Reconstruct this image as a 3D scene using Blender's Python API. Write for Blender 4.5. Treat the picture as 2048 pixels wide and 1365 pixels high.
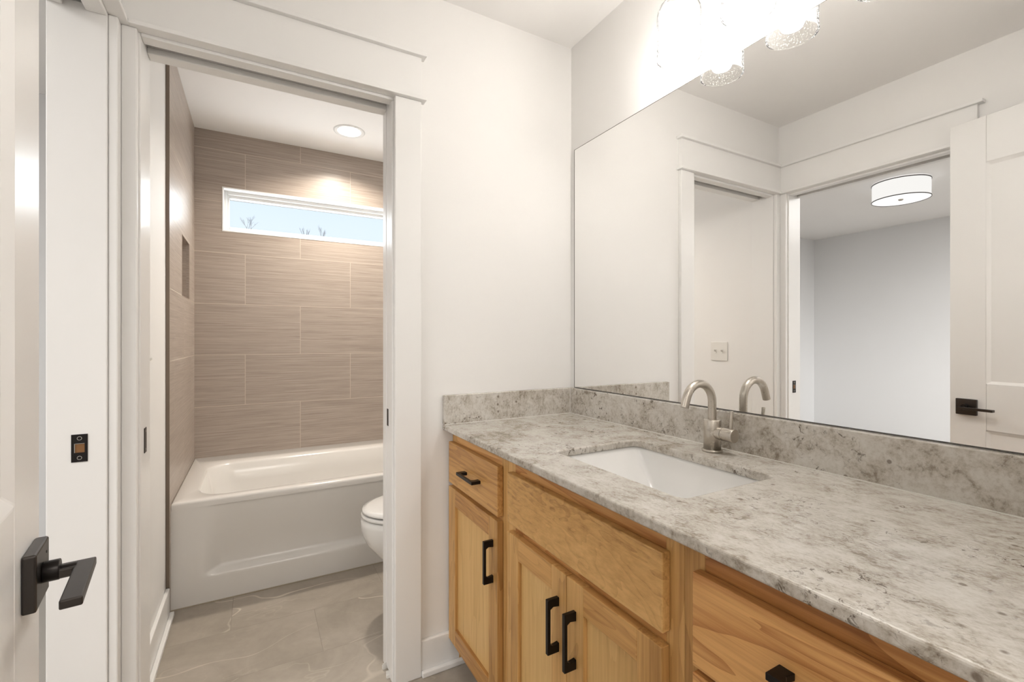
import bpy, bmesh, math, random
from mathutils import Vector, Matrix
random.seed(4)
S = bpy.context.scene
for o in list(bpy.data.objects): bpy.data.objects.remove(o)
COL = S.collection
R = math.radians

# ------------------------------------------------------------------ camera
CAMZ = 1.13
cd = bpy.data.cameras.new('camera'); cam = bpy.data.objects.new('camera', cd); COL.objects.link(cam)
cam.location = (0, 0, CAMZ); cam.rotation_euler = (R(90), 0, -R(29.084))
cd.sensor_width = 36; cd.lens = 920.15/2048*36; cd.shift_y = -2.3/2048; cd.clip_start = 0.01
S.camera = cam

# ------------------------------------------------------------------ view
S.view_settings.view_transform = 'Standard'; S.view_settings.look = 'None'
S.view_settings.gamma = 1; S.view_settings.use_curve_mapping = False
S.view_settings.exposure = 0.38

# ------------------------------------------------------------------ sky
W = bpy.data.worlds.new('sky'); S.world = W; W.use_nodes = True
nt = W.node_tree; nt.nodes.clear()
wo = nt.nodes.new('ShaderNodeOutputWorld'); bg = nt.nodes.new('ShaderNodeBackground')
tc = nt.nodes.new('ShaderNodeTexCoord'); sx = nt.nodes.new('ShaderNodeSeparateXYZ'); cr = nt.nodes.new('ShaderNodeValToRGB')
nt.links.new(tc.outputs['Generated'], sx.inputs[0]); nt.links.new(sx.outputs['Z'], cr.inputs[0])
cr.color_ramp.elements[0].position = 0.0; cr.color_ramp.elements[0].color = (.88, .92, .96, 1)
cr.color_ramp.elements[1].position = .9; cr.color_ramp.elements[1].color = (.28, .48, .90, 1)
e = cr.color_ramp.elements.new(.22); e.color = (.77, .87, .97, 1)
e = cr.color_ramp.elements.new(.34); e.color = (.68, .81, .96, 1)
nt.links.new(cr.outputs[0], bg.inputs[0]); bg.inputs[1].default_value = .86
nt.links.new(bg.outputs[0], wo.inputs[0])

# ------------------------------------------------------------------ area lights (window daylight, plus added hall and bedroom fill)
def area(name, loc, rot, sx_, sy_, power, col, spread=180):
    l = bpy.data.lights.new(name, 'AREA'); l.shape = 'RECTANGLE'; l.size = sx_; l.size_y = sy_
    l.energy = power; l.color = col; l.spread = R(spread)
    o = bpy.data.objects.new(name, l); COL.objects.link(o); o.location = loc; o.rotation_euler = rot
    return o
HALL_W = 11.5; HALLFRONT_W = 2.0; BED_W = 3.6; BEDFILL_W = 45; CAN_W = 10.5; TUBWIN_W = 5.2
VAN_E = 57.0          # emission strength of the vanity bulbs
area('hall_ceiling_fill', (.3, -.9, 2.29), (0, 0, 0), .8, .8, HALL_W, (1, .955, .90))  # unseen fill added behind the camera to lift the bathroom
area('hall_front_fill', (.33, -1.5, 1.35), (R(90), 0, 0), 1.0, 1.6, HALLFRONT_W, (1, .965, .92))  # added frontal fill for back wall and ceiling, no hall window exists
area('bedroom_daylight', (-1.0, -1.5, 1.3), (R(78), 0, R(35)), .9, 1.2, BED_W, (.98, .985, 1), 34)
area('bedroom_ceiling_fill', (-2.0, .2, 2.28), (0, 0, 0), 1.6, 1.6, BEDFILL_W, (1, .985, .97))
area('tub_window_daylight', (.4, 3.30, 1.90), (R(-90), 0, 0), 1.05, .24, TUBWIN_W, (.9, .95, 1))

# ------------------------------------------------------------------ helpers
def tag(o, label=None, cat=None, group=None, kind=None):
    if label: o['label'] = label
    if cat: o['category'] = cat
    if group: o['group'] = group
    if kind: o['kind'] = kind
    return o

class MB:
    """collects geometry of ONE mesh object, in world (or parent-local) coordinates"""
    def __init__(s): s.bm = bmesh.new()
    def box(s, x0, x1, y0, y1, z0, z1, mi=0):
        x0, x1 = min(x0, x1), max(x0, x1); y0, y1 = min(y0, y1), max(y0, y1); z0, z1 = min(z0, z1), max(z0, z1)
        v = [s.bm.verts.new(p) for p in ((x0,y0,z0),(x1,y0,z0),(x1,y1,z0),(x0,y1,z0),(x0,y0,z1),(x1,y0,z1),(x1,y1,z1),(x0,y1,z1))]
        for f in ((3,2,1,0),(4,5,6,7),(0,1,5,4),(1,2,6,5),(2,3,7,6),(3,0,4,7)):
            fc = s.bm.faces.new([v[i] for i in f]); fc.material_index = mi
        return s
    def loft(s, loops, cap0=True, cap1=True, smooth=True, mi=0, close=True):
        L = [[s.bm.verts.new(p) for p in lp] for lp in loops]; n = len(L[0])
        for a, b in zip(L, L[1:]):
            for i in range(n if close else n-1):
                j = (i+1) % n
                f = s.bm.faces.new((a[i], a[j], b[j], b[i])); f.smooth = smooth; f.material_index = mi
        if cap0: f = s.bm.faces.new(L[0][::-1]); f.material_index = mi
        if cap1: f = s.bm.faces.new(L[-1]); f.material_index = mi
        return s
    def tube(s, pts, r, n=16, mi=0, cap=True):
        pts = [Vector(p) for p in pts]; rs = r if isinstance(r, (list, tuple)) else [r]*len(pts)
        t0 = (pts[1]-pts[0]).normalized()
        up = Vector((0,0,1)) if abs(t0.z) < .9 else Vector((1,0,0))
        u = t0.cross(up).normalized(); loops = []
        for i, p in enumerate(pts):
            t = ((pts[min(i+1, len(pts)-1)]-p).normalized() + (p-pts[max(i-1, 0)]).normalized()).normalized() if 0 < i < len(pts)-1 else ((pts[1]-p).normalized() if i == 0 else (p-pts[i-1]).normalized())
            u = (u - t*u.dot(t)).normalized(); w = t.cross(u)
            loops.append([p + (u*math.cos(2*math.pi*k/n) + w*math.sin(2*math.pi*k/n))*rs[i] for k in range(n)])
        return s.loft(loops, cap, cap, True, mi)
    def lathe(s, prof, c, n=40, mi=0, cap0=False, cap1=False):
        """prof: (radius, z) list around a vertical axis at c"""
        loops = [[(c[0]+r*math.cos(2*math.pi*k/n), c[1]+r*math.sin(2*math.pi*k/n), c[2]+z) for k in range(n)] for r, z in prof]
        return s.loft(loops, cap0, cap1, True, mi)
    def obj(s, name, mat, parent=None, bevel=0, seg=2, smooth=None, local=False, subsurf=0):
        bmesh.ops.recalc_face_normals(s.bm, faces=s.bm.faces[:])
        xs = [v.co for v in s.bm.verts]
        lo = Vector([min(v[i] for v in xs) for i in range(3)]); hi = Vector([max(v[i] for v in xs) for i in range(3)])
        org = Vector(((lo.x+hi.x)/2, (lo.y+hi.y)/2, lo.z))
        for v in s.bm.verts: v.co -= org
        if smooth is not None:
            for f in s.bm.faces: f.smooth = smooth
        me = bpy.data.meshes.new(name); s.bm.to_mesh(me); s.bm.free()
        for m in (mat if isinstance(mat, (list, tuple)) else [mat]): me.materials.append(m)
        o = bpy.data.objects.new(name, me); COL.objects.link(o)
        base = Vector((0,0,0))
        if parent is not None:
            o.parent = parent
            if not local:
                p = parent
                while p is not None: base += p.location; p = p.parent
        o.location = org - base
        if bevel:
            m = o.modifiers.new('bevel', 'BEVEL'); m.width = bevel; m.segments = seg; m.limit_method = 'ANGLE'; m.angle_limit = R(32)
            m.harden_normals = False
        if subsurf:
            m = o.modifiers.new('sub', 'SUBSURF'); m.levels = subsurf; m.render_levels = subsurf
        return o

def empty(name, loc, rz=0):
    o = bpy.data.objects.new(name, None); COL.objects.link(o); o.location = loc; o.rotation_euler = (0, 0, rz)
    o.empty_display_size = .1
    return o
def struct(o): o['kind'] = 'structure'; return o

def rrect(x0, x1, y0, y1, z, r, n=6):
    pts = []
    for cx, cy, a0 in ((x1-r, y1-r, 0), (x0+r, y1-r, 90), (x0+r, y0+r, 180), (x1-r, y0+r, 270)):
        for k in range(n+1):
            a = R(a0 + 90*k/n); pts.append((cx+r*math.cos(a), cy+r*math.sin(a), z))
    return pts

# ------------------------------------------------------------------ materials
def newmat(name):
    m = bpy.data.materials.new(name); m.use_nodes = True; n = m.node_tree.nodes
    return m, m.node_tree, n['Principled BSDF']
def setb(b, col=None, rough=None, metal=None, spec=None, coat=None):
    if col is not None: b.inputs['Base Color'].default_value = (*col, 1)
    if rough is not None: b.inputs['Roughness'].default_value = rough
    if metal is not None: b.inputs['Metallic'].default_value = metal
    if spec is not None: b.inputs['Specular IOR Level'].default_value = spec
    if coat is not None: b.inputs['Coat Weight'].default_value = coat; b.inputs['Coat Roughness'].default_value = .12
def nd(t, kind, **kw):
    n = t.nodes.new('ShaderNode'+kind)
    for k, v in kw.items(): setattr(n, k, v)
    return n
def math_(t, op, a, b=None, c=None, clamp=False):
    n = nd(t, 'Math', operation=op, use_clamp=clamp)
    for i, v in enumerate((a, b, c)):
        if v is None: continue
        if isinstance(v, (int, float)): n.inputs[i].default_value = v
        else: t.links.new(v, n.inputs[i])
    return n.outputs[0]
def mixc(t, fac, a, b, mode='MIX'):
    n = nd(t, 'Mix', data_type='RGBA', blend_type=mode)
    for i, v in ((0, fac), (6, a), (7, b)):
        if isinstance(v, (int, float)): n.inputs[i].default_value = v
        elif isinstance(v, tuple): n.inputs[i].default_value = (*v, 1)
        else: t.links.new(v, n.inputs[i])
    return n.outputs[2]
def wpos(t, scale=(1,1,1), loc=(0,0,0), rnd=0, rot=(0,0,0)):
    g = nd(t, 'NewGeometry'); mp = nd(t, 'Mapping'); mp.inputs['Scale'].default_value = scale; mp.inputs['Location'].default_value = loc
    mp.inputs['Rotation'].default_value = rot
    src = g.outputs['Position']
    if rnd:
        oi = nd(t, 'ObjectInfo'); va = nd(t, 'VectorMath', operation='MULTIPLY_ADD')
        cm = nd(t, 'CombineXYZ')
        for i in range(3): t.links.new(oi.outputs['Random'], cm.inputs[i])
        va.inputs[1].default_value = (rnd, rnd*.7, rnd*1.3)
        t.links.new(cm.outputs[0], va.inputs[0]); t.links.new(src, va.inputs[2]); src = va.outputs[0]
    t.links.new(src, mp.inputs['Vector']); return mp.outputs[0]
def noise(t, vec, scale, detail=4, rough=.5, dist=0):
    n = nd(t, 'TexNoise'); n.inputs['Scale'].default_value = scale; n.inputs['Detail'].default_value = detail
    n.inputs['Roughness'].default_value = rough; n.inputs['Distortion'].default_value = dist
    t.links.new(vec, n.inputs['Vector']); return n.outputs['Fac']
def ramp(t, fac, stops):
    n = nd(t, 'ValToRGB'); t.links.new(fac, n.inputs[0]); el = n.color_ramp.elements
    while len(el) > len(stops): el.remove(el[-1])
    while len(el) < len(stops): el.new(.5)
    for e_, (p, c) in zip(el, stops):
        e_.position = p; e_.color = (*c, 1) if isinstance(c, tuple) else (c, c, c, 1)
    return n.outputs[0]
def bump(t, b, h, strength, dist=.001):
    n = nd(t, 'Bump'); n.inputs['Strength'].default_value = strength; n.inputs['Distance'].default_value = dist
    t.links.new(h, n.inputs['Height']); t.links.new(n.outputs[0], b.inputs['Normal'])

def paint(name, col, rough, bumpy=0):
    m, t, b = newmat(name); setb(b, col, rough, spec=.4)
    v = wpos(t); f = noise(t, v, 3, 3)
    c = mixc(t, f, tuple(x*.985 for x in col), tuple(min(1, x*1.015) for x in col)); t.links.new(c, b.inputs['Base Color'])
    if bumpy: bump(t, b, noise(t, v, 260, 3), bumpy, .0006)
    return m
M_WALL = paint('wall paint', (.86, .845, .825), .62, .25)
M_CEIL = paint('ceiling paint', (.92, .903, .885), .8, .2)
M_TRIM = paint('trim gloss paint', (.86, .848, .83), .30)
M_BED = paint('bedroom wall paint', (.80, .80, .80), .65, .2)
M_CAULK = paint('white caulk', (.8, .78, .73), .5)

def simple(name, col, rough=.5, metal=0, coat=0, spec=.5):
    m, t, b = newmat(name); setb(b, col, rough, metal, spec, coat); v = wpos(t)
    f = noise(t, v, 40, 3); r_ = math_(t, 'MULTIPLY_ADD', f, rough*.2, rough*.9); t.links.new(r_, b.inputs['Roughness'])
    return m
M_BLACK = simple('black bronze metal', (.014, .011, .010), .32, .6)
M_LEVER = simple('satin black lever metal', (.075, .068, .064), .34, 1)
M_DARK = simple('dark recess', (.02, .017, .015), .7)
M_TUB = simple('tub acrylic', (.80, .78, .75), .14, coat=.4)
M_PORC = simple('white porcelain', (.84, .83, .81), .10, coat=.5)
M_PLATE = simple('switch plate plastic', (.80, .78, .74), .35)
M_VINYL = simple('white vinyl', (.84, .84, .83), .35)
M_TRACK = simple('pocket door track', (.16, .14, .12), .45, .6)
M_BRASSY = simple('raw wood behind strike', (.22, .10, .03), .6)
M_SCREW = simple('screw steel', (.45, .43, .40), .3, 1)
M_MEDGE = simple('mirror edge', (.12, .11, .10), .4, .5)
M_KICK = simple('toe kick', (.10, .065, .035), .6)
M_CARPET = paint('bedroom floor', (.45, .42, .38), .9)
M_BARK = simple('bare bark', (.50, .47, .45), .9)  # bark colour paled to stand for distance haze and overexposure
M_NEDGE = simple('niche edge strip', (.46, .39, .33), .35, .2)
M_EDGE = simple('tile edge strip', (.20, .16, .125), .35, .5)

# brushed nickel
M_NICK, t, b = newmat('brushed nickel'); setb(b, (.56, .52, .465), .3, 1)
f = noise(t, wpos(t, (1, 1, 12)), 120, 3); t.links.new(math_(t, 'MULTIPLY_ADD', f, .22, .2), b.inputs['Roughness'])

# mirror
M_MIRROR, t, b = newmat('mirror silver'); setb(b, (.93, .93, .925), .0, 1)

# shower wall tile
def tile_mat(name, axis, x0, z0):
    m, t, b = newmat(name)
    g = nd(t, 'NewGeometry'); sp = nd(t, 'SeparateXYZ'); t.links.new(g.outputs['Position'], sp.inputs[0])
    cm = nd(t, 'CombineXYZ')
    t.links.new(math_(t, 'SUBTRACT', sp.outputs[axis], x0), cm.inputs[0]); t.links.new(math_(t, 'SUBTRACT', sp.outputs['Z'], z0), cm.inputs[1])
    br = nd(t, 'TexBrick'); br.offset = .5; br.offset_frequency = 2; br.squash = 1
    br.inputs['Scale'].default_value = 1; br.inputs['Mortar Size'].default_value = .0015; br.inputs['Mortar Smooth'].default_value = .1
    br.inputs['Brick Width'].default_value = .605; br.inputs['Row Height'].default_value = .3012; br.inputs['Bias'].default_value = 0
    br.inputs['Color1'].default_value = (.2, .2, .2, 1); br.inputs['Color2'].default_value = (.8, .8, .8, 1)
    t.links.new(cm.outputs[0], br.inputs['Vector'])
    # a per tile shift of the grain
    off = nd(t, 'VectorMath', operation='MULTIPLY_ADD'); t.links.new(br.outputs['Color'], off.inputs[0]); off.inputs[1].default_value = (3, 5, 0)
    t.links.new(cm.outputs[0], off.inputs[2])
    def mapped(sc):
        mp = nd(t, 'Mapping'); mp.inputs['Scale'].default_value = sc; t.links.new(off.outputs[0], mp.inputs['Vector']); return mp.outputs[0]
    n1 = noise(t, mapped((2.6, 130, 1)), 1, 5, .68, .5)
    n2 = noise(t, mapped((5, 260, 1)), 1, 4, .6, .3)
    n3 = noise(t, mapped((1.5, 22, 1)), 1, 3, .5)
    s = math_(t, 'ADD', math_(t, 'MULTIPLY', n1, .55), math_(t, 'ADD', math_(t, 'MULTIPLY', n2, .36), math_(t, 'MULTIPLY', n3, .09)))
    c = ramp(t, s, [(.36, (.315, .260, .220)), (.5, (.42, .357, .308)), (.64, (.515, .45, .395))])
    tone = mixc(t, br.outputs['Color'], (.96, .955, .95), (1.03, 1.03, 1.03)); c = mixc(t, 1.0, c, tone, 'MULTIPLY')
    c = mixc(t, br.outputs['Fac'], c, (.62, .55, .47)); t.links.new(c, b.inputs['Base Color'])
    t.links.new(math_(t, 'MULTIPLY_ADD', br.outputs['Fac'], .4, .34), b.inputs['Roughness'])
    h = math_(t, 'SUBTRACT', s, math_(t, 'MULTIPLY', br.outputs['Fac'], .6)); bump(t, b, h, .5, .0012)
    return m
Z0 = 1.343 - 5*.3012
M_TILE_B = tile_mat('shower tile far wall', 'X', -.057 - .605*4, Z0)
M_TILE_L = tile_mat('shower tile left wall', 'Y', 2.46 - .605*5, Z0)

# floor tile with pale veins
M_FLOOR, t, b = newmat('taupe marble floor tile')
v = wpos(t, (1, 1, 0), (.087 + .6*4, -2.09 + .3*9, 0))
br = nd(t, 'TexBrick'); br.offset = .5; br.offset_frequency = 2
for k_, vv in (('Scale', 1), ('Mortar Size', .0012), ('Mortar Smooth', .1), ('Brick Width', .6), ('Row Height', .3)): br.inputs[k_].default_value = vv
br.inputs['Color1'].default_value = (.1, .1, .1, 1); br.inputs['Color2'].default_value = (.9, .9, .9, 1)
t.links.new(v, br.inputs['Vector'])
p = wpos(t); off = nd(t, 'VectorMath', operation='MULTIPLY_ADD'); t.links.new(br.outputs['Color'], off.inputs[0]); off.inputs[1].default_value = (1.7, 2.3, 0); t.links.new(p, off.inputs[2])
def vein(scale, seed, dist, w):
    mp = nd(t, 'Mapping'); mp.inputs['Location'].default_value = (seed, seed*1.7, 0); mp.inputs['Rotation'].default_value = (0, 0, .5)
    mp.inputs['Scale'].default_value = (1, 1.9, 1)
    t.links.new(off.outputs[0], mp.inputs['Vector'])
    n = noise(t, mp.outputs[0], scale, 3, .42, dist)
    a = math_(t, 'ABSOLUTE', math_(t, 'SUBTRACT', n, .5)); return ramp(t, a, [(0, 1.0), (w, 0.0)])
cl = noise(t, off.outputs[0], 3.5, 5, .6, .8); fine = noise(t, off.outputs[0], 30, 4, .6)
base = ramp(t, math_(t, 'ADD', math_(t, 'MULTIPLY', cl, .8), math_(t, 'MULTIPLY', fine, .2)), [(.3, (.30, .262, .215)), (.5, (.37, .325, .27)), (.7, (.44, .39, .33))])
msk = ramp(t, noise(t, off.outputs[0], 2.6, 2), [(.46, 0.0), (.62, 1.0)])
v1 = math_(t, 'MULTIPLY', vein(1.1, 4.3, .15, .0035), math_(t, 'MULTIPLY_ADD', msk, .7, .3))
v2 = math_(t, 'MULTIPLY', vein(3.2, 9.2, .3, .005), math_(t, 'MULTIPLY', msk, .35))
c = mixc(t, v1, base, (.72, .66, .56)); c = mixc(t, v2, c, (.58, .52, .43))
c = mixc(t, math_(t, 'MULTIPLY', br.outputs['Fac'], .7), c, (.27, .235, .19)); t.links.new(c, b.inputs['Base Color'])
setb(b, rough=.36, spec=.4); bump(t, b, math_(t, 'MULTIPLY', br.outputs['Fac'], -1), .5, .001)

# granite
M_GRAN, t, b = newmat('grey white granite')
v = wpos(t, rot=(0, 0, .35))
vs = wpos(t, (1.7, 1.0, 1.0), rot=(.0, .0, .9))
n1 = noise(t, v, 9, 6, .62, .9); n2 = noise(t, vs, 34, 6, .7, .6); n3 = noise(t, vs, 130, 4, .7)
s = math_(t, 'ADD', math_(t, 'MULTIPLY', n1, .38), math_(t, 'ADD', math_(t, 'MULTIPLY', n2, .36), math_(t, 'MULTIPLY', n3, .26)))
c = ramp(t, s, [(.34, (.18, .145, .11)), (.41, (.32, .28, .228)), (.46, (.48, .437, .378)), (.53, (.60, .567, .515)), (.66, (.70, .675, .632))])
# dark specks that gather in clusters
clus = ramp(t, noise(t, v, 5.2, 4, .6, 1.0), [(.47, 0.0), (.62, 1.0)])
sp1 = ramp(t, noise(t, v, 70, 5, .7, .8), [(.57, 0.0), (.64, 1.0)])
dark = math_(t, 'MULTIPLY', clus, sp1)
c = mixc(t, math_(t, 'MULTIPLY', dark, .95), c, (.09, .065, .045))
vo = nd(t, 'TexVoronoi'); vo.inputs['Scale'].default_value = 42; t.links.new(v, vo.inputs['Vector'])
dot = ramp(t, vo.outputs['Distance'], [(.13, 1.0), (.22, 0.0)])
vsep = nd(t, 'SeparateColor'); t.links.new(vo.outputs['Color'], vsep.inputs[0])
dot = math_(t, 'MULTIPLY', dot, math_(t, 'GREATER_THAN', vsep.outputs[0], .90))
c = mixc(t, math_(t, 'MULTIPLY', dot, .75), c, (.15, .11, .08))
# thin rusty cracks
cr_ = math_(t, 'ABSOLUTE', math_(t, 'SUBTRACT', noise(t, v, 6, 6, .62, 1.0), .5)); crk = ramp(t, cr_, [(0, 1.0), (.008, 0.0)])
c = mixc(t, math_(t, 'MULTIPLY', math_(t, 'MULTIPLY', crk, clus), .55), c, (.16, .11, .07))
t.links.new(c, b.inputs['Base Color']); setb(b, rough=.2, spec=.5)
t.links.new(math_(t, 'MULTIPLY_ADD', n3, .14, .12), b.inputs['Roughness'])

# wood, grain along z (vertical) or y (horizontal)
def wood(name, axis, stops, rough=.38, fig=1.0, ringw=.07, sw=.9):
    m, t, b = newmat(name)
    sc = (9, 9, sw) if axis == 'z' else ((9, sw, 9) if axis == 'y' else (sw, 9, 9))
    v = wpos(t, sc, rnd=3.3)
    w = noise(t, v, 1.1, 3, .5, .6)
    # cathedral figure: rings of a stretched field
    ring = math_(t, 'MULTIPLY', w, 9*fig); fr = math_(t, 'FRACT', ring)
    rg = math_(t, 'POWER', fr, 3)
    fs = tuple(x*12 if x > 1 else x*3 for x in sc)
    fn = noise(t, wpos(t, fs, rnd=3.3), 1.0, 5, .65)
    bl = noise(t, wpos(t, tuple(x*.35 for x in sc), rnd=5.1), 1.2, 2)
    s = math_(t, 'ADD', math_(t, 'MULTIPLY', fn, .42), math_(t, 'ADD', math_(t, 'MULTIPLY', bl, .5), math_(t, 'MULTIPLY', rg, -ringw)))
    oi = nd(t, 'ObjectInfo'); s = math_(t, 'ADD', s, math_(t, 'MULTIPLY_ADD', oi.outputs['Random'], .06, -.0))
    c = ramp(t, s, stops); t.links.new(c, b.inputs['Base Color']); setb(b, rough=rough, spec=.4)
    bump(t, b, fn, .12, .0006)
    return m
WS = [(.32, (0.360, 0.180, 0.054)), (.45, (0.588, 0.332, 0.115)), (.57, (0.756, 0.462, 0.180))]
M_WV = wood('maple vertical grain', 'z', WS)
M_WH = wood('maple horizontal grain', 'y', [(.32, (0.324, 0.150, 0.046)), (.45, (0.528, 0.278, 0.091)), (.57, (0.696, 0.402, 0.146))], fig=1.6)
M_WP = wood('maple door panel', 'z', [(.32, (0.540, 0.312, 0.108)), (.45, (0.696, 0.438, 0.170)), (.6, (0.816, 0.546, 0.228))], fig=.6)
M_WF = wood('maple swirled front', 'y', [(.27, (0.360, 0.180, 0.054)), (.40, (0.600, 0.342, 0.118)), (.55, (0.756, 0.462, 0.180))], fig=1.5, ringw=.085, sw=2.6)
M_WR = wood('maple reddish drawer', 'y', [(.29, (0.300, 0.114, 0.031)), (.42, (0.516, 0.234, 0.074)), (.57, (0.768, 0.432, 0.162))], fig=1.0, ringw=.13)

# glass (thin seeded glass and clear pane)
def thin_glass(name, tint, gloss, seeded=False):
    m = bpy.data.materials.new(name); m.use_nodes = True; t = m.node_tree; t.nodes.clear()
    out = nd(t, 'OutputMaterial'); tr = nd(t, 'BsdfTransparent'); tr.inputs[0].default_value = (*tint, 1)
    gl = nd(t, 'BsdfGlossy'); gl.inputs['Roughness'].default_value = .04
    lw = nd(t, 'LayerWeight'); lw.inputs['Blend'].default_value = gloss
    mx = nd(t, 'MixShader'); fac = lw.outputs['Fresnel']
    if seeded:
        v = wpos(t); vo = nd(t, 'TexVoronoi'); vo.inputs['Scale'].default_value = 170; t.links.new(v, vo.inputs['Vector'])
        bub = ramp(t, vo.outputs['Distance'], [(.12, 1.0), (.3, 0.0)])
        fac = math_(t, 'ADD', lw.outputs['Fresnel'], math_(t, 'MULTIPLY', bub, .35), clamp=True)
        bp = nd(t, 'Bump'); bp.inputs['Strength'].default_value = .6; bp.inputs['Distance'].default_value = .002
        t.links.new(bub, bp.inputs['Height']); t.links.new(bp.outputs[0], gl.inputs['Normal'])
    base_ = tr.outputs[0]
    if seeded:
        tl_ = nd(t, 'BsdfTranslucent'); tl_.inputs[0].default_value = (1, 1, 1, 1); m2 = nd(t, 'MixShader'); m2.inputs[0].default_value = .03
        t.links.new(tr.outputs[0], m2.inputs[1]); t.links.new(tl_.outputs[0], m2.inputs[2]); base_ = m2.outputs[0]
    t.links.new(fac, mx.inputs[0]); t.links.new(base_, mx.inputs[1]); t.links.new(gl.outputs[0], mx.inputs[2]); t.links.new(mx.outputs[0], out.inputs[0])
    return m
M_JAR = thin_glass('seeded lamp glass', (.985, .985, .98), .06, True)
M_PANE = thin_glass('window glass', (.98, .99, .99), .08)
def emit(name, col, s):
    m = bpy.data.materials.new(name); m.use_nodes = True; t = m.node_tree; t.nodes.clear()
    out = nd(t, 'OutputMaterial'); em = nd(t, 'Emission'); em.inputs[0].default_value = (*col, 1); em.inputs[1].default_value = s
    t.links.new(em.outputs[0], out.inputs[0]); return m
M_BULB = emit('lit bulb', (1, .96, .915), VAN_E)
M_CAN = emit('lit recessed lens', (1, .93, .84), 9)
M_DRUM = emit('lit drum diffuser', (1, .98, .95), .78)
M_DRUMB = emit('lit drum lens', (1, .98, .95), .95)

# ================================================================== the room
XR = 1.115; XL = -.3167; XLB = -.427; YB = 1.5114; YBB = 1.635; YF = 3.20; XTL = -.31
ZC = 2.309; ZCT = 2.355; ZH = 1.919; ZBEAD = 1.9276; ZCAP = 2.073; TT = 2.45
YE0, YE1 = .79, 1.4583         # entrance opening in the left wall
XP0, XP1 = -.262, .390         # pocket door opening in the back wall
HY = -1.6                      # hall / bedroom near limit

# floors and ceilings
struct(MB().box(XLB, XR+.12, -.12, YF+.3, -.1, 0).obj('floor', M_FLOOR))
struct(MB().box(-3.67, XLB, HY-.12, 3.14, -.1, 0).obj('floor', M_CARPET))
struct(MB().box(XLB, XR+.12, HY-.12, -.12, -.1, 0).obj('floor', M_CARPET))
struct(MB().box(XLB, XR+.12, HY-.12, YBB-.06, ZC, TT).obj('ceiling', M_CEIL))
struct(MB().box(XLB, XR+.12, YBB-.06, YF+.3, ZCT, TT).obj('ceiling', M_CEIL))
struct(MB().box(-3.67, XLB, HY-.12, 3.14, ZC, TT).obj('ceiling', M_CEIL))

# right wall (mirror wall)
struct(MB().box(XR, XR+.12, HY-.12, YF+.3, 0, ZCT).obj('wall_right', M_WALL))
# back wall with the pocket doorway: two skins around the pocket, solid elsewhere
w = MB()
w.box(XLB, XP0-.019, YB, YBB, 0, ZC)
w.box(XP0-.019, XP1+.019, YB, YBB, ZH+.075, ZC)
w.box(XP0-.019, XP1+.019, YB, YB+.039, ZH+.018, ZH+.075); w.box(XP0-.019, XP1+.019, YB+.080, YBB, ZH+.018, ZH+.075)
w.box(XP1+.019, XR, YB, YB+.039, 0, ZH+.075); w.box(XP1+.019, XR, YB+.080, YBB, 0, ZH+.075)
w.box(XP1+.019, XR, YB, YBB, ZH+.075, ZC)
w.box(XLB, XR, YBB-.06, YBB, ZC, ZCT)
struct(w.obj('wall_back', M_WALL))
# left wall with the entrance opening
w = MB()
w.box(XLB, XL, -.0, YE0-.019, 0, ZC); w.box(XLB, XL, YE1+.019, YB, 0, ZC)
w.box(XLB, XL, YE0-.019, YE1+.019, ZH+.075, ZC)
w.box(XL-.040, XL, YE0-.019, YE1+.019, ZH+.018, ZH+.075); w.box(XLB, XL-.080, YE0-.019, YE1+.019, ZH+.018, ZH+.075)
struct(w.obj('wall_left', M_WALL))
# near wall with the doorway the picture is taken from, hall behind it
w = MB(); w.box(XLB, -.16, -.12, 0, 0, ZC); w.box(.56, XR, -.12, 0, 0, ZC); w.box(-.16, .56, -.12, 0, 1.99, ZC)
struct(w.obj('wall_near', M_WALL))
struct(MB().box(XLB, XR, HY-.12, HY, 0, ZC).obj('wall_hall', M_WALL))
struct(MB().box(XLB-.0, XLB+.12, HY, -.12, 0, ZC).obj('wall_hall', M_WALL))
# bedroom walls
struct(MB().box(-3.67, -3.55, HY, 3.02, 0, ZC).obj('wall_bedroom', M_BED))
struct(MB().box(-3.67, XLB, 3.02, 3.14, 0, ZC).obj('wall_bedroom', M_BED))
struct(MB().box(-3.67, XLB, HY-.12, HY, 0, ZC).obj('wall_bedroom', M_BED))
# tub room left wall: drywall part + tiled part with niche
NY0, NY1, NZ0, NZ1 = 2.693, 2.956, 1.3445, 1.634
w = MB()
TY0 = 2.325
w.box(-.3215, XTL, TY0, NY0, 0, ZCT); w.box(-.3215, XTL, NY1, YF, 0, ZCT)
w.box(-.3215, XTL, NY0, NY1, 0, NZ0); w.box(-.3215, XTL, NY0, NY1, NZ1, ZCT)
struct(w.obj('wall_tub_tile', M_TILE_L))
# drywall behind, open around the niche
w = MB(); w.box(XLB, -.322, YBB, NY0-.012, 0, ZCT); w.box(XLB, -.322, NY1+.012, YF+.3, 0, ZCT)
w.box(XLB, -.322, NY0-.012, NY1+.012, 0, NZ0-.012); w.box(XLB, -.322, NY0-.012, NY1+.012, NZ1+.012, ZCT)
w.box(XLB, -.412, NY0-.012, NY1+.012, NZ0-.012, NZ1+.012)
struct(w.obj('wall_tub_left', M_WALL))
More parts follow.
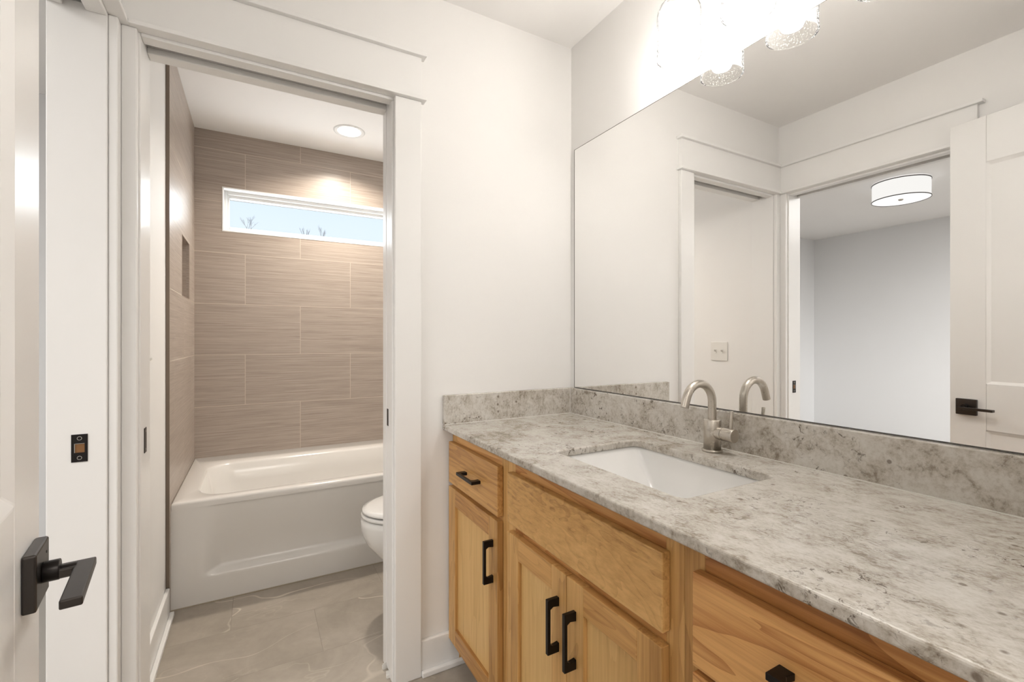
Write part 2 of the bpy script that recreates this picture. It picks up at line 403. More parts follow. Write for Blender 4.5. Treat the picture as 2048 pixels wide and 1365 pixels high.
# niche lining
n_ = MB(); n_.box(-.412, -.402, NY0, NY1, NZ0, NZ1)
n_.box(-.402, -.3218, NY0-.011, NY0, NZ0-.011, NZ1+.011); n_.box(-.402, -.3218, NY1, NY1+.011, NZ0-.011, NZ1+.011)
n_.box(-.402, -.3218, NY0, NY1, NZ0-.011, NZ0); n_.box(-.402, -.3218, NY0, NY1, NZ1, NZ1+.011)
struct(n_.obj('trim_1', M_TILE_B))
n_ = MB(); k = .0022
n_.box(XTL+.0001, XTL+.0015, NY0-k, NY0, NZ0-k, NZ1+k); n_.box(XTL+.0001, XTL+.0015, NY1, NY1+k, NZ0-k, NZ1+k)
n_.box(XTL+.0001, XTL+.0015, NY0, NY1, NZ0-k, NZ0); n_.box(XTL+.0001, XTL+.0015, NY0, NY1, NZ1, NZ1+k)
struct(n_.obj('trim_2', M_NEDGE))
struct(MB().box(-.3215, XTL+.001, TY0-.004, TY0, .0, ZCT).obj('trim_3', M_EDGE))
# far wall with the window opening
WX0, WX1, WZ0, WZ1 = -.176, .976, 1.77, 2.035
w = MB()
w.box(XLB, WX0, YF, YF+.3, 0, ZCT); w.box(WX1, XR, YF, YF+.3, 0, ZCT); w.box(WX0, WX1, YF, YF+.3, 0, WZ0); w.box(WX0, WX1, YF, YF+.3, WZ1, ZCT)
struct(w.obj('wall_far', M_TILE_B))

# window: liner + stepped vinyl frame + glass
wn = empty('window_1', (.4, YF+.06, WZ0)); struct(wn)
def ring(m, x0, x1, z0, z1, wl, wt, y0, y1):
    m.box(x0, x0+wl, y0, y1, z0, z1); m.box(x1-wl, x1, y0, y1, z0, z1)
    m.box(x0+wl, x1-wl, y0, y1, z1-wt, z1); m.box(x0+wl, x1-wl, y0, y1, z0, z0+wt); return m
m = MB(); ring(m, WX0, WX1, WZ0, WZ1, .008, .008, YF-.002, YF+.055); m.obj('window_liner', M_VINYL, wn, .002)
m = MB(); ring(m, WX0+.001, WX1-.001, WZ0+.001, WZ1-.001, .022, .026, YF+.055, YF+.10); ring(m, WX0+.001, WX1-.001, WZ0+.001, WZ1-.001, .034, .044, YF+.072, YF+.12)
m.obj('window_frame', M_VINYL, wn, .003)
MB().box(WX0+.03, WX1-.03, YF+.092, YF+.096, WZ0+.03, WZ1-.03).obj('window_pane', M_PANE, wn)

# ------------------------------------------------------------------ door frames and casings
CT = .019
# pocket doorway jambs (solid left, split right and head)
def frame_back():
    m = MB()
    m.box(XP0-.019, XP0, YB, YBB, 0, ZH+.018)                                   # left jamb
    m.box(XP0, XP1+.019, YB, YB+.039, ZH, ZH+.018); m.box(XP0, XP1+.019, YB+.080, YBB, ZH, ZH+.018)  # split head
    m.box(XP1, XP1+.019, YB, YB+.039, 0, ZH); m.box(XP1, XP1+.019, YB+.080, YBB, 0, ZH)  # split right jamb
    return m
struct(frame_back().obj('trim_4', M_TRIM, None, .0025))
struct(MB().box(XP0, XP1+.5, YB+.042, YB+.077, ZH+.055, ZH+.075).obj('trim_5', M_TRACK))
# entrance jambs
m = MB()
m.box(XLB, XL, YE1, YE1+.019, 0, ZH+.018); m.box(XLB, XL, YE0-.019, YE0, 0, ZH+.018)
m.box(XL-.040, XL, YE0, YE1, ZH, ZH+.018); m.box(XLB, XL-.080, YE0, YE1, ZH, ZH+.018)
struct(m.obj('trim_6', M_TRIM, None, .0025))
struct(MB().box(XL-.077, XL-.042, YE0, YE1, ZH+.055, ZH+.075).obj('trim_7', M_TRACK))
# side casings
m = MB(); m.box(XL+CT, XP0-.004, YB-CT, YB, 0, ZBEAD); struct(m.obj('trim_8', M_TRIM, None, .003))
m = MB(); m.box(XP1+.005, .484, YB-CT, YB, 0, ZBEAD); struct(m.obj('trim_9', M_TRIM, None, .003))
m = MB(); m.box(XL, XL+CT, YE1+.005, YB, 0, ZBEAD); struct(m.obj('trim_10', M_TRIM, None, .003))
m = MB(); m.box(XL, XL+CT, YE0-.094, YE0-.005, 0, ZBEAD); struct(m.obj('trim_11', M_TRIM, None, .003))
# craftsman headers: bead, board, cap
BD = .0353
m = MB()
m.box(XL+BD, .4971, YB-BD, YB, ZBEAD, ZBEAD+.011); m.box(XL+.02, .484, YB-.02, YB, ZBEAD+.011, ZCAP)
m.box(XL+BD, .4975, YB-BD, YB, ZCAP, ZCAP+.012)
struct(m.obj('trim_12', M_TRIM, None, .0012))
m = MB(); ye = YE0-.094
m.box(XL, XL+BD, ye-.013, YB, ZBEAD, ZBEAD+.011); m.box(XL, XL+.02, ye+.006, YB, ZBEAD+.011, ZCAP); m.box(XL, XL+BD, ye-.013, YB, ZCAP, ZCAP+.012)
struct(m.obj('trim_13', M_TRIM, None, .0012))

# baseboards with shoe
def base(name, x0, x1, y0, y1, side, h=.117):
    m = MB(); t_ = .014; s_ = .016
    if side == 'y-': m.box(x0, x1, y0-t_, y0, 0, h); m.box(x0, x1, y0-t_-s_, y0-t_, 0, .019)
    if side == 'x+': m.box(x0, x0+t_, y0, y1, 0, h); m.box(x0+t_, x0+t_+s_, y0, y1, 0, .019)
    return struct(m.obj(name, M_TRIM, None, .004))
base('baseboard_back', .484, XR-.001, YB, YB, 'y-')
base('baseboard_tub', -.322, -.322, YBB, TY0-.004, 'x+', .117)
base('baseboard_left', XL, XL, .0, YE0-.094, 'x+')

# ------------------------------------------------------------------ pocket door (edge shows in the split jamb)
pd = empty('door_2', (.72, YB+.0595, .012)); struct(pd)
MB().box(XP1+.001, 1.06, YB+.0415, YB+.0775, .012, ZH+.03).obj('door_slab', M_TRIM, pd, .002)
e_ = MB(); e_.box(XP1-.0005, XP1+.003, YB+.051, YB+.068, .838, .896); ep = e_.obj('edge_pull', M_BLACK, pd, .002); ep['label'] = 'black edge pull'
gd = empty('door_guide', (XP1-.002, YB+.06, 0)); tag(gd, 'small white plastic guide on the floor at the foot of the right split jamb', 'door guide')
m = MB(); m.box(XP1-.012, XP1+.018, YB+.0785, YB+.0795, 0, .022); m.box(XP1-.012, XP1+.018, YB+.0795, YB+.088, 0, .012); m.obj('bracket', M_PLATE, gd, .001)
m = MB(); m.box(XP1-.010, XP1+.018, YB+.0395, YB+.0405, 0, .02); m.box(XP1-.010, XP1+.012, YB+.030, YB+.0395, 0, .010); m.obj('bracket', M_PLATE, gd, .001)

# ------------------------------------------------------------------ strike plates
def ringmesh(c, r0, r1, y, n=24):
    m = MB(); lo = [[(c[0]+r*math.cos(2*math.pi*k/n), yy, c[1]+r*math.sin(2*math.pi*k/n)) for k in range(n)] for r, yy in ((r0, y), (r0, y-.0006), (r1, y-.0006), (r1, y))]
    return m.loft(lo, False, False)
yy = YE1
sp = empty('strike_plate', (-.367, yy, .839)); tag(sp, 'black rectangular strike plate with two screws on the wide white jamb at left', 'strike plate')
x0, x1, z0, z1 = -.3822, -.3526, .8394, .905
m = MB(); hx0, hx1, hz0, hz1 = -.3765, -.3580, .8615, .8835
m.box(x0, hx0, yy-.0016, yy, z0, z1); m.box(hx1, x1, yy-.0016, yy, z0, z1); m.box(hx0, hx1, yy-.0016, yy, z0, hz0); m.box(hx0, hx1, yy-.0016, yy, hz1, z1)
m.obj('plate', M_BLACK, sp)
m = MB(); m.box(hx0, hx1, yy-.0008, yy-.0002, hz0, hz1); m.obj('bolt_hole', M_BRASSY, sp)['label'] = 'bolt hole showing raw brown wood'
m = MB(); m.box(hx0, hx0+.0012, yy-.0022, yy-.0016, hz0, hz1); m.box(hx0, hx1, yy-.0022, yy-.0016, hz1-.001, hz1); m.obj('lip', M_SCREW, sp)
for zz in (.849, .8955):
    ringmesh((-.3672, zz), .0036, .0046, yy-.0016).obj('screw', M_SCREW, sp)
sp2 = empty('strike_plate', (XP0, 1.566, .826)); tag(sp2, 'narrow black strike plate set edge-on in the left jamb of the tub room doorway', 'strike plate')
m = MB(); m.box(XP0, XP0+.0016, 1.553, 1.579, .826, .893); m.obj('plate', M_BLACK, sp2, .0008)
for zz in (.835, .884): MB().box(XP0+.0016, XP0+.0022, 1.563, 1.569, zz-.003, zz+.003).obj('screw', M_SCREW, sp2, .001)

# light switch on the tub-room left wall
sw = empty('light_switch', (-.322, 1.89, 1.0)); tag(sw, 'white two-toggle light switch plate on the wall inside the tub room, seen in the mirror', 'light switch')
MB().box(-.322, -.316, 1.832, 1.950, .999, 1.118).obj('plate', M_PLATE, sw, .003)
for y_ in (1.868, 1.914):
    m = MB()
    m.box(-.316, -.313, y_-.006, y_+.006, 1.046, 1.071); m.loft([[(-.314, y_-.004, 1.056), (-.314, y_+.004, 1.056), (-.314, y_+.004, 1.066), (-.314, y_-.004, 1.066)], [(-.301, y_-.003, 1.064), (-.301, y_+.003, 1.064), (-.301, y_+.003, 1.071), (-.301, y_-.003, 1.071)]], smooth=False)
    m.obj('toggle', M_PLATE, sw, .0008)

# ------------------------------------------------------------------ hinged door at the left
dang = math.atan2(.7586, -.0986) # direction hinge -> latch
dr = empty('door_1', (-.1326, .0214, .012), dang); struct(dr)   # local +x runs to the latch edge; local -y faces the room
DW, DH, DT = .7495, 1.976, .035
def door_leaf():
    m = MB(); st = .126; pz = [(.22, .771), (.948, 1.797)]; rec = .007
    # stiles & rails as outer frame on both faces, panels recessed with sloped sticking
    sl = .1105
    m.box(0, st, 0, DT, 0, DH); m.box(DW-sl, DW, 0, DT, 0, DH)
    zs = [0, pz[0][0], pz[0][1], pz[1][0], pz[1][1], DH]
    for a, b_ in ((zs[0], zs[1]), (zs[2], zs[3]), (zs[4], zs[5])): m.box(st, DW-sl, 0, DT, a, b_)
    for a, b_ in pz:
        g = .012
        m.box(st, DW-sl, rec, DT-rec, a, b_)
        for yf, yr in ((0, rec), (DT, DT-rec)):
            o_ = [(st, yf, a), (DW-sl, yf, a), (DW-sl, yf, b_), (st, yf, b_)]; i_ = [(st+g, yr, a+g), (DW-sl-g, yr, a+g), (DW-sl-g, yr, b_-g), (st+g, yr, b_-g)]
            m.loft([o_, i_], False, False, False)
    return m
MM = door_leaf(); MM.obj('door_slab', M_TRIM, dr, .0025, local=True)
# lever set: room side (-y local)
h = empty('door_handle', (.6945, 0, .8375-.012)); h.parent = dr
m = MB(); m.box(-.032, .032, -.012, 0, -.0015, .0610); m.obj('rosette', M_LEVER, h, .0022, local=True)
zc_ = .0298
m = MB(); m.tube([(0, -.012, zc_), (0, -.026, zc_)], .0115, 24); m.tube([(0, -.024, zc_-.0035), (0, -.040, zc_-.0035)], .0075, 24); m.obj('neck', M_BLACK, h, .0008, local=True)
m = MB()
zt_ = .0318
pts = [(.011, -.056), (-.096, -.056), (-.096, -.038), (-.009, -.038), (-.009, -.020), (.011, -.020)]
lo = [[(x, y, z) for x, y in pts] for z in (zt_-.0095, zt_)]
m.loft(lo, smooth=False); m.obj('lever', M_LEVER, h, .0016, 3, local=True)
MB().tube([(.017, -.0118, .047), (.017, -.0124, .047)], .0016, 12).obj('privacy_pin', M_DARK, h, local=True)
m = MB(); m.box(DW-.0002, DW+.0012, .006, .029, .85, .91); m.obj('latch_plate', M_BLACK, dr, .0005, local=True)

# ------------------------------------------------------------------ bathtub
def smooth(a, b_, x):
    t_ = max(0, min(1, (x-a)/(b_-a))); return t_*t_*(3-2*t_)
TX0, TX1, TYF, TYB, TZ = XTL, XR-.001, 2.36, YF-.0005, .446
bt = empty('bathtub', (.4, 2.78, 0)); tag(bt, 'white alcove bathtub with recessed apron below the tiled window wall', 'bathtub')
m = MB()
n = 8
def lp(x0, x1, y0, y1, z, r): return rrect(x0, x1, y0, y1, z, r, n)
loops = [lp(TX0, TX1, TYF, TYB, TZ-.03, .004), lp(TX0, TX1, TYF, TYB, TZ-.010, .004), lp(TX0+.002, TX1-.002, TYF+.003, TYB, TZ-.003, .005), lp(TX0+.006, TX1-.006, TYF+.010, TYB-.002, TZ, .006),
         lp(-.235, 1.035, TYF+.052, 3.015, TZ, .13), lp(-.228, 1.028, TYF+.060, 3.008, TZ-.003, .125), lp(-.222, 1.022, TYF+.066, 3.000, TZ-.012, .12),
         lp(-.205, 1.005, TYF+.080, 2.985, TZ-.10, .12), lp(-.16, .97, TYF+.115, 2.955, TZ-.26, .13), lp(-.10, .92, TYF+.145, 2.92, TZ-.33, .14), lp(-.02, .84, TYF+.20, 2.86, TZ-.35, .12)]
m.loft(loops, False, True); m.obj('basin', M_TUB, bt)
m = MB()
NX, NZ = 90, 46; grid = []
for j in range(NZ+1):
    z = (TZ-.025)*j/NZ; row = []
    for i in range(NX+1):
        x = TX0 + (TX1-TX0)*i/NX
        dx = min(x-TX0, TX1-x)
        # recess: sharp ledge at the bottom, fading out upwards, sloped ends
        edge = .10 + .03*(z/.4)
        r = smooth(.115, .135, z) * smooth(edge-.0, edge+.07, dx + .02*smooth(.1, .4, z))
        # rounded lower corner
        d = .040*r*(1-.85*smooth(.13, .42, z))
        row.append(m.bm.verts.new((x, TYF + .001 + d, z)))
    grid.append(row)
for j in range(NZ):
    for i in range(NX):
        f = m.bm.faces.new((grid[j][i], grid[j][i+1], grid[j+1][i+1], grid[j+1][i])); f.smooth = True
back = [m.bm.verts.new((x, TYF+.05, z)) for x, z in ((TX0, 0), (TX1, 0), (TX1, TZ-.025), (TX0, TZ-.025))]
m.bm.faces.new(back)
m.obj('apron', M_TUB, bt)
m = MB(); m.box(TX0, TX1, TYF-.003, TYF+.003, 0, .004); m.obj('caulk_line', simple('beige floor caulk', (.40, .34, .26), .6), bt)
m = MB(); m.lathe([(0.0001, .002), (.028, .002), (.031, 0)], (.78, 2.66, TZ-.35), 24); m.obj('drain', M_NICK, bt)

# ------------------------------------------------------------------ toilet
to = empty('toilet', (.75, 1.93, 0)); tag(to, 'white elongated toilet half hidden behind the right door jamb, beside the bathtub', 'toilet')
TCY = 1.93
def egg(xf, xb, hw, z, n=40, cy=TCY):
    cx = xf + (xb-xf)*.52; pts = []
    for k in range(n):
        a = 2*math.pi*k/n; c_, s_ = math.cos(a), math.sin(a)
        if c_ < 0: x = cx + (cx-xf)*c_
        else: x = cx + (xb-cx)*(abs(c_)**.8)
        pts.append((x, cy + hw*s_*(1 if c_ < 0 else (1-.10*c_)), z))
    return pts
m = MB(); m.loft([egg(.475, .99, .095, 0), egg(.472, .99, .097, .02), egg(.488, .985, .088, .06), egg(.495, .98, .084, .14), egg(.475, .97, .100, .20), egg(.430, .95, .135, .25), egg(.395, .93, .160, .295), egg(.378, .91, .172, .335), egg(.372, .90, .176, .375), egg(.374, .90, .176, .396), egg(.385, .89, .168, .400)])
m.obj('bowl', M_PORC, to)
m = MB(); m.loft([egg(.382, .83, .168, .4045), egg(.374, .835, .175, .407), egg(.374, .835, .175, .416), egg(.380, .83, .170, .4195)]); m.obj('seat', M_PORC, to)
m = MB(); m.loft([egg(.386, .835, .166, .4245), egg(.377, .84, .173, .427), egg(.379, .84, .172, .435), egg(.40, .83, .155, .441), egg(.45, .80, .11, .445), egg(.55, .72, .04, .446)]); m.obj('lid', M_PORC, to)
m = MB(); m.loft([rrect(.90, 1.10, TCY-.19, TCY+.19, .38, .03), rrect(.885, 1.105, TCY-.205, TCY+.205, .70, .03)]); m.obj('tank', M_PORC, to)
m = MB(); m.loft([rrect(.875, 1.108, TCY-.212, TCY+.212, .7005, .03), rrect(.875, 1.108, TCY-.212, TCY+.212, .725, .03), rrect(.885, 1.10, TCY-.20, TCY+.20, .735, .03)]); tl = m.obj('tank_lid', M_PORC, to)
m = MB(); m.tube([(.884, TCY+.15, .65), (.868, TCY+.15, .65)], .012); m.tube([(.868, TCY+.155, .65), (.866, TCY+.09, .645)], .006); m.obj('flush_lever', M_NICK, to)
m = MB(); m.box(.82, .90, TCY-.10, TCY+.10, .30, .3995); m.obj('tank_shelf', M_PORC, to, .01)

# ------------------------------------------------------------------ recessed light
rl = empty('recessed_light', (.477, 2.78, ZCT)); tag(rl, 'round recessed ceiling light glowing over the bathtub', 'ceiling light')
RCX, RCY = .478, 2.825
MB().lathe([(.062, -.001), (.078, -.006), (.086, -.004), (.089, 0)], (RCX, RCY, ZCT), 48).obj('trim_ring', M_VINYL, rl)
m = MB(); m.lathe([(.0005, -.003), (.064, -.003)], (RCX, RCY, ZCT), 48, cap0=False); m.obj('lens', M_CAN, rl)
l = bpy.data.lights.new('recessed_light_beam', 'AREA'); l.shape = 'DISK'; l.size = .12; l.energy = CAN_W; l.color = (1, .91, .80); l.spread = R(140)
o = bpy.data.objects.new('recessed_light_beam', l); COL.objects.link(o); o.location = (RCX, RCY, ZCT-.008)

# ------------------------------------------------------------------ vanity
CX = .602; DX = .583; CB = .818; CTOP = .8379
YN = .002   # near end
def pull(parent, c, axis, L=.120):
    """flat bar pull standing off a front at x=DX; c = centre"""
    e_ = empty('handle', (DX, c[1], c[2])); e_.parent = parent
    b = Vector((0,0,0)); p = parent
    while p is not None: b += p.location; p = p.parent
    e_.location = Vector((DX, c[1], c[2])) - b
    m = MB(); h_ = L/2; xo = DX-.030; w_ = .0048
    # bar and two flared posts swept as one outline in the (x, long) plane
    prof = [(DX, -h_), (xo+.001, -h_), (xo, -h_+.001), (xo, h_-.001), (xo+.001, h_), (DX, h_), (DX, h_-.019), (xo+.013, h_-.017), (xo+.0085, h_-.0135), (xo+.0075, h_-.018), (xo+.0075, -h_+.018), (xo+.0085, -h_+.0135), (xo+.013, -h_+.017), (DX, -h_+.019)]
    prof = [(DX, -h_), (xo, -h_), (xo, h_), (DX, h_), (DX, h_-.020), (xo+.015, h_-.0175), (xo+.0075, h_-.022), (xo+.0075, -h_+.022), (xo+.015, -h_+.0175), (DX, -h_+.020)]
    lo = []
    for s_ in (-w_, w_):
        lo.append([(x, c[1]+s_, c[2]+l_) if axis == 'z' else (x, c[1]+l_, c[2]+s_) for x, l_ in prof])
    m.loft(lo, smooth=False); m.obj('bar_pull', M_BLACK, e_, .001)
    return e_
def slab(name, parent, y0, y1, z0, z1, mat):
    return MB().box(DX, CX-.0005, y0, y1, z0, z1).obj(name, mat, parent, .0022)
def shaker(parent, y0, y1, z0, z1, name='door'):
    st = .057; m = MB()
    m.box(DX, CX-.0005, y0, y0+st, z0, z1, 0); m.box(DX, CX-.0005, y1-st, y1, z0, z1, 0)
    m.box(DX, CX-.0005, y0+st, y1-st, z1-st, z1, 1); m.box(DX, CX-.0005, y0+st, y1-st, z0, z0+st, 1)
    m.box(DX+.0095, CX-.003, y0+st, y1-st, z0+st, z1-st, 2)
    return m.obj(name, [M_WV, M_WH, M_WP], parent, .0012)
def carcass(parent, y0, y1, rails):
    s = .038
    for a, b_ in ((y0, y0+s), (y1-s, y1)): MB().box(CX, CX+.019, a, b_, .090, CB).obj('face_frame_stile', M_WV, parent, .0006)
    for a, b_ in rails: MB().box(CX, CX+.019, y0+s+.0002, y1-s-.0002, a, b_).obj('face_frame_rail', M_WR, parent, .0006)
    m = MB(); m.box(CX+.019, XR-.001, y0, y0+.012, 0, CB-.001); m.box(CX+.019, XR-.001, y1-.012, y1, 0, CB-.001); m.box(CX+.019, XR-.001, y0+.012, y1-.012, .09, .102)
    m.box(XR-.008, XR-.001, y0+.012, y1-.012, .102, CB-.13)
    m.obj('case', M_WV, parent)
    MB().box(CX+.062, CX+.074, y0+.012, y1-.012, 0, .0895).obj('toe_kick', M_KICK, parent)
RAILS = [(.765, CB), (.605, .65), (.090, .135)]
# narrow cabinet beside the back wall
c1 = empty('vanity_cabinet', (.85, 1.305, 0)); tag(c1, 'narrow honey maple vanity cabinet against the back wall with one drawer over one door', 'cabinet', None)
carcass(c1, 1.1012, 1.509, RAILS)
d = slab('drawer', c1, 1.131, 1.4985, .639, .779, M_WH); pull(d, (0, 1.30, .706), 'y')
d = shaker(c1, 1.131, 1.4985, .098, .626); pull(d, (0, 1.160, .507), 'z')
# sink base
c2 = empty('vanity_cabinet', (.85, .806, 0)); tag(c2, 'wide honey maple sink cabinet with two doors and a plain swirled front above them', 'cabinet')
carcass(c2, .5112, 1.1008, RAILS)
slab('false_drawer_front', c2, .540, 1.074, .646, .779, M_WF)
d = shaker(c2, .8085, 1.074, .098, .6225); pull(d, (0, .839, .503), 'z')
d = shaker(c2, .5415, .8065, .098, .6225); pull(d, (0, .777, .503), 'z')
# drawer base
c3 = empty('vanity_cabinet', (.85, .2865, 0)); tag(c3, 'reddish maple drawer cabinet nearest the viewer at the lower right corner', 'cabinet')
carcass(c3, .0622, .5108, [(.765, CB), (.61, .645), (.355, .395), (.090, .135)])
d = slab('drawer', c3, .092, .4815, .632, .776, M_WR); pull(d, (0, .287, .712), 'y')
d = slab('drawer', c3, .092, .4815, .378, .6225, M_WR); pull(d, (0, .287, .50), 'y')
d = slab('drawer', c3, .092, .4815, .098, .367, M_WR); pull(d, (0, .287, .24), 'y')
MB().box(CX, CX+.019, YN, .0618, .09, CB).obj('filler_strip', M_WV, c3, .0006)

# countertop with the sink cut-out
SX0, SX1, SY0, SY1 = .684, .972, .586, 1.0
ct = MB(); bm = ct.bm
outer = [(.5643, YN), (XR-.0005, YN), (XR-.0005, YB-.0005), (.5643, YB-.0005)]
inner = [p[:2] for p in rrect(SX0, SX1, SY0, SY1, 0, .022, 5)]
def loop_edges(pts, z):
    vs = [bm.verts.new((x, y, z)) for x, y in pts]
    return vs, [bm.edges.new((vs[i], vs[(i+1) % len(vs)])) for i in range(len(vs))]
v1, e1 = loop_edges(outer, CB+.0); v2, e2 = loop_edges(inner, CB+.0)
geo = bmesh.ops.triangle_fill(bm, use_beauty=True, edges=e1+e2)
faces = [g for g in geo['geom'] if isinstance(g, bmesh.types.BMFace)]
ex = bmesh.ops.extrude_face_region(bm, geom=faces)
for g in ex['geom']:
    if isinstance(g, bmesh.types.BMVert): g.co.z = CTOP
counter = ct.obj('countertop', M_GRAN, None, .0045, 3)
tag(counter, 'speckled grey-white granite countertop with a rectangular sink cut-out', 'countertop')
BS = .020
m = MB().box(XR-BS, XR-.0004, YN, YB-BS-.0012, CTOP+.0006, .9387); o = m.obj('backsplash', M_GRAN, None, .0025); tag(o, 'long granite backsplash strip running under the mirror behind the faucet', 'backsplash')
m = MB().box(.5643, XR-.0004, YB-BS, YB-.0004, CTOP+.0006, .9387); o = m.obj('backsplash', M_GRAN, None, .0025); tag(o, 'short granite side splash on the back wall at the far end of the counter', 'backsplash')
if True:
    m = MB(); m.box(XR-BS-.0015, XR-BS+.001, YN, YB-BS-.001, CTOP, CTOP+.0018); m.box(.566, XR-BS, YB-BS-.0015, YB-BS+.001, CTOP, CTOP+.0018)
    m.box(XR-BS-.0015, XR-BS+.0005, YB-BS-.0015, YB-BS+.0005, CTOP, .936)
    o = m.obj('trim_14', M_CAULK); struct(o)

# undermount sink
sk = empty('sink', (.828, .793, .70)); tag(sk, 'white rectangular undermount sink set in the granite counter', 'sink')
m = MB()
o_ = .004
lo = [rrect(SX0-.018, SX1+.018, SY0-.018, SY1+.018, CB-.0005, .03), rrect(SX0-o_, SX1+o_, SY0-o_, SY1+o_, CB-.0005, .022), rrect(SX0-o_+.002, SX1+o_-.002, SY0-o_+.003, SY1+o_-.003, CB-.01, .020),
      rrect(SX0+.014, SX1-.014, SY0+.085, SY1-.085, CB-.105, .012), rrect(SX0+.030, SX1-.030, SY0+.10, SY1-.10, CB-.118, .012), rrect(.80, .86, .765, .825, CB-.123, .028)]
m.loft(lo, False, True); bs = m.obj('basin', M_PORC, sk)
sm = bs.modifiers.new('thick', 'SOLIDIFY'); sm.thickness = .006; sm.offset = -1 
m = MB(); m.lathe([(.0005, .003), (.016, .003), (.018, .001), (.022, .001)], (.83, .795, CB-.1235), 24); m.obj('drain', M_NICK, sk)

# ------------------------------------------------------------------ faucet
FX, FY = 1.045, .799
fa = empty('faucet', (FX, FY, CTOP)); tag(fa, 'brushed nickel single-handle faucet with a curved spout behind the sink', 'faucet')
m = MB(); m.lathe([(.0251, 0), (.0254, .003), (.0254, .006), (.022, .0065)], (FX, FY, CTOP+.0002), 40, cap0=True, cap1=True); m.obj('base_ring', M_NICK, fa)
m = MB(); m.lathe([(.0215, .0065), (.0215, .0825), (.0205, .0838), (.0125, .0838)], (FX, FY, CTOP), 48, cap0=True, cap1=True)
b_ = m.obj('body', M_NICK, fa)
pts = [(FX, FY, CTOP+.0835), (FX, FY, .935), (FX, FY, .955)]
cx_, cz_, rr = FX-.050, .967, .050
for k in range(0, 17):
    a = R(160*k/16); pts.append((cx_+rr*math.cos(a), FY, cz_+rr*math.sin(a)))
a = R(160); dxx, dzz = -math.sin(a), math.cos(a)
tx, tz = pts[-1][0], pts[-1][2]
pts.append((tx-.34*.012, FY, tz-.94*.012)); pts.append((tx-.34*.026, FY, tz-.94*.026))
m = MB(); m.tube(pts, .0105, 24, cap=False); 
m.tube([pts[-1], (pts[-1][0]+.34*.006, FY, pts[-1][2]+.94*.006)], [.0105, .008], 24)
m.obj('spout', M_NICK, fa)
HZ = .8885
m = MB(); m.tube([(FX, FY-.012, HZ), (FX, FY-.0315, HZ)], .0165, 32); m.obj('handle_hub', M_NICK, fa, .0008)
m = MB(); m.tube([(FX, FY-.0325, HZ), (FX, FY-.0655, HZ)], .0172, 32); hb = m.obj('handle_knob', M_NICK, fa, .0012)
m = MB(); m.tube([(FX, FY-.054, HZ+.015), (FX-.001, FY-.057, HZ+.062)], [.0042, .0045], 16); m.obj('lever', M_NICK, hb, .0006)

# ------------------------------------------------------------------ mirror
MZ0, MZ1, MY0, MY1, MX = .9405, 1.888, .02, 1.4845, 1.11
mi = empty('wall_mirror', (XR, .75, MZ0)); tag(mi, 'large frameless wall mirror above the granite backsplash', 'mirror')
MB().box(MX, XR-.0003, MY0, MY1, MZ0, MZ1).obj('glass', M_MIRROR, mi)
m = MB(); k = .0022
m.box(MX-.0004, MX+.0002, MY1-k, MY1+.0004, MZ0-.0004, MZ1+.0004); m.box(MX-.0004, MX+.0002, MY0-.0004, MY0+k, MZ0-.0004, MZ1+.0004)
m.box(MX-.0004, MX+.0002, MY0+k, MY1-k, MZ0-.0004, MZ0+k*.8); m.box(MX-.0004, MX+.0002, MY0+k, MY1-k, MZ1-k*.6, MZ1+.0004)
m.obj('edge', M_MEDGE, mi)

# ------------------------------------------------------------------ vanity light
vl = empty('vanity_light', (XR, .682, 2.05)); tag(vl, 'three-lamp vanity light with seeded glass jar shades above the mirror', 'wall light')
m = MB(); lo = []
for x_, g in ((XR-.0002, 0), (XR-.016, 0), (XR-.020, .004)):
    lo.append([(x_, p[0], p[1]) for p in rrect(.52+g, .845-g, 2.050+g, 2.165-g, 0, .045, 8)])
m.loft(lo, True, True, False); m.obj('backplate', M_NICK, vl, .001)
LX = 1.0195
m = MB(); m.tube([(XR-.018, .682, 2.12), (LX, .682, 2.12)], .012, 20); m.tube([(LX, .44, 2.12), (LX, .925, 2.12)], .0085, 20); m.obj('crossbar', M_NICK, vl)
jz = 1.909
for ly in (.8855, .682, .4785):
    m = MB(); m.lathe([(.0085, .205), (.012, .195), (.020, .19), (.026, .170), (.026, .118), (.0245, .112), (.020, .112)], (LX, ly, jz), 40, cap0=True); so = m.obj('socket_cup', M_NICK, vl)
    m = MB(); m.lathe([(.0575, .0), (.0595, .001), (.0590, .012), (.0590, .112), (.0575, .126), (.052, .140), (.042, .152), (.027, .160)], (LX, ly, jz), 64); gs = m.obj('glass_shade', M_JAR, vl)
    sm = gs.modifiers.new('t', 'SOLIDIFY'); sm.thickness = .0025
    m = MB(); m.lathe([(.0005, .008), (.012, .010), (.024, .016), (.032, .032), (.0345, .048), (.031, .066), (.022, .086), (.015, .098), (.015, .110)], (LX, ly, jz+.006), 32); m.obj('bulb', M_BULB, vl)

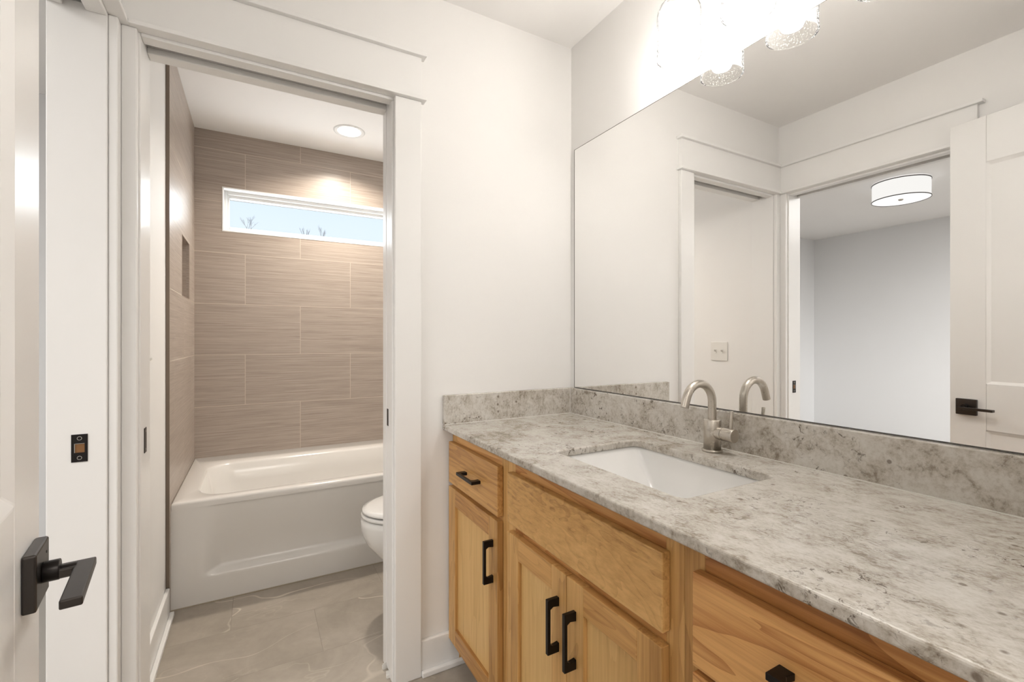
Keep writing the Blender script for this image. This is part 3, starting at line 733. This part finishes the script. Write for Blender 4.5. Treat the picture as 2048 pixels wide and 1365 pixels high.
# ------------------------------------------------------------------ bedroom drum light
DXc, DYc = -1.97, 1.585
dl = empty('drum_light', (DXc, DYc, ZC)); tag(dl, 'white drum flush-mount ceiling light in the next room, seen in the mirror', 'ceiling light')
MB().lathe([(.060, 0), (.060, -.02), (.0005, -.02)], (DXc, DYc, ZC), 40).obj('ceiling_plate', M_NICK, dl)
MB().lathe([(.170, -.012), (.170, -.136)], (DXc, DYc, ZC), 64).obj('shade', M_DRUM, dl)
for z_ in (-.012, -.136): MB().lathe([(.1705, z_-.003), (.1738, z_-.003), (.1738, z_+.003), (.1705, z_+.003), (.1705, z_-.003)], (DXc, DYc, ZC), 64).obj('rim', M_LEVER, dl)
MB().lathe([(.0005, -.1325), (.168, -.1325)], (DXc, DYc, ZC), 64).obj('diffuser', M_DRUMB, dl)
MB().lathe([(.0005, -.142), (.012, -.142), (.016, -.137), (.016, -.1326)], (DXc, DYc, ZC), 24).obj('finial', M_NICK, dl)

# ------------------------------------------------------------------ bare trees beyond the window
def tree(x, y, h_, label, seed, spread=1.0):
    rnd = random.Random(seed); m = MB()
    def br_(p, d, L, r, dep):
        q = p + d*L; mid = p + d*L*.5 + Vector((rnd.uniform(-1, 1), rnd.uniform(-1, 1), 0))*L*.05
        m.tube([p, mid, q], [r, r*.85, r*.65], 6)
        if dep == 0: return
        for k in range(3 if dep > 2 else 2):
            a = rnd.uniform(0, 2*math.pi); tilt = rnd.uniform(.15, .42)*spread
            nd_ = (d + Vector((math.cos(a), math.sin(a), .15))*tilt).normalized()
            br_(p + d*L*rnd.uniform(.6, 1), nd_, L*rnd.uniform(.55, .75), r*.58, dep-1)
    br_(Vector((x, y, -1.0)), Vector((0, 0, 1)), h_*.76+1, .10, 0)
    br_(Vector((x, y, h_*.76)), Vector((.02, 0, 1)).normalized(), h_*.085, .055, 5)
    o = m.obj('bare_tree', M_BARK); tag(o, label, 'tree', 'bare trees beyond the high window'); return o
tree(-.80, 60, 15.9, 'leftmost bare tree top seen through the high window', 3, 1.3)
tree(5.2, 60, 15.1, 'middle bare tree top seen through the high window', 8, .55)
tree(7.0, 60, 15.2, 'rightmost bare tree top seen through the high window', 12, .55)
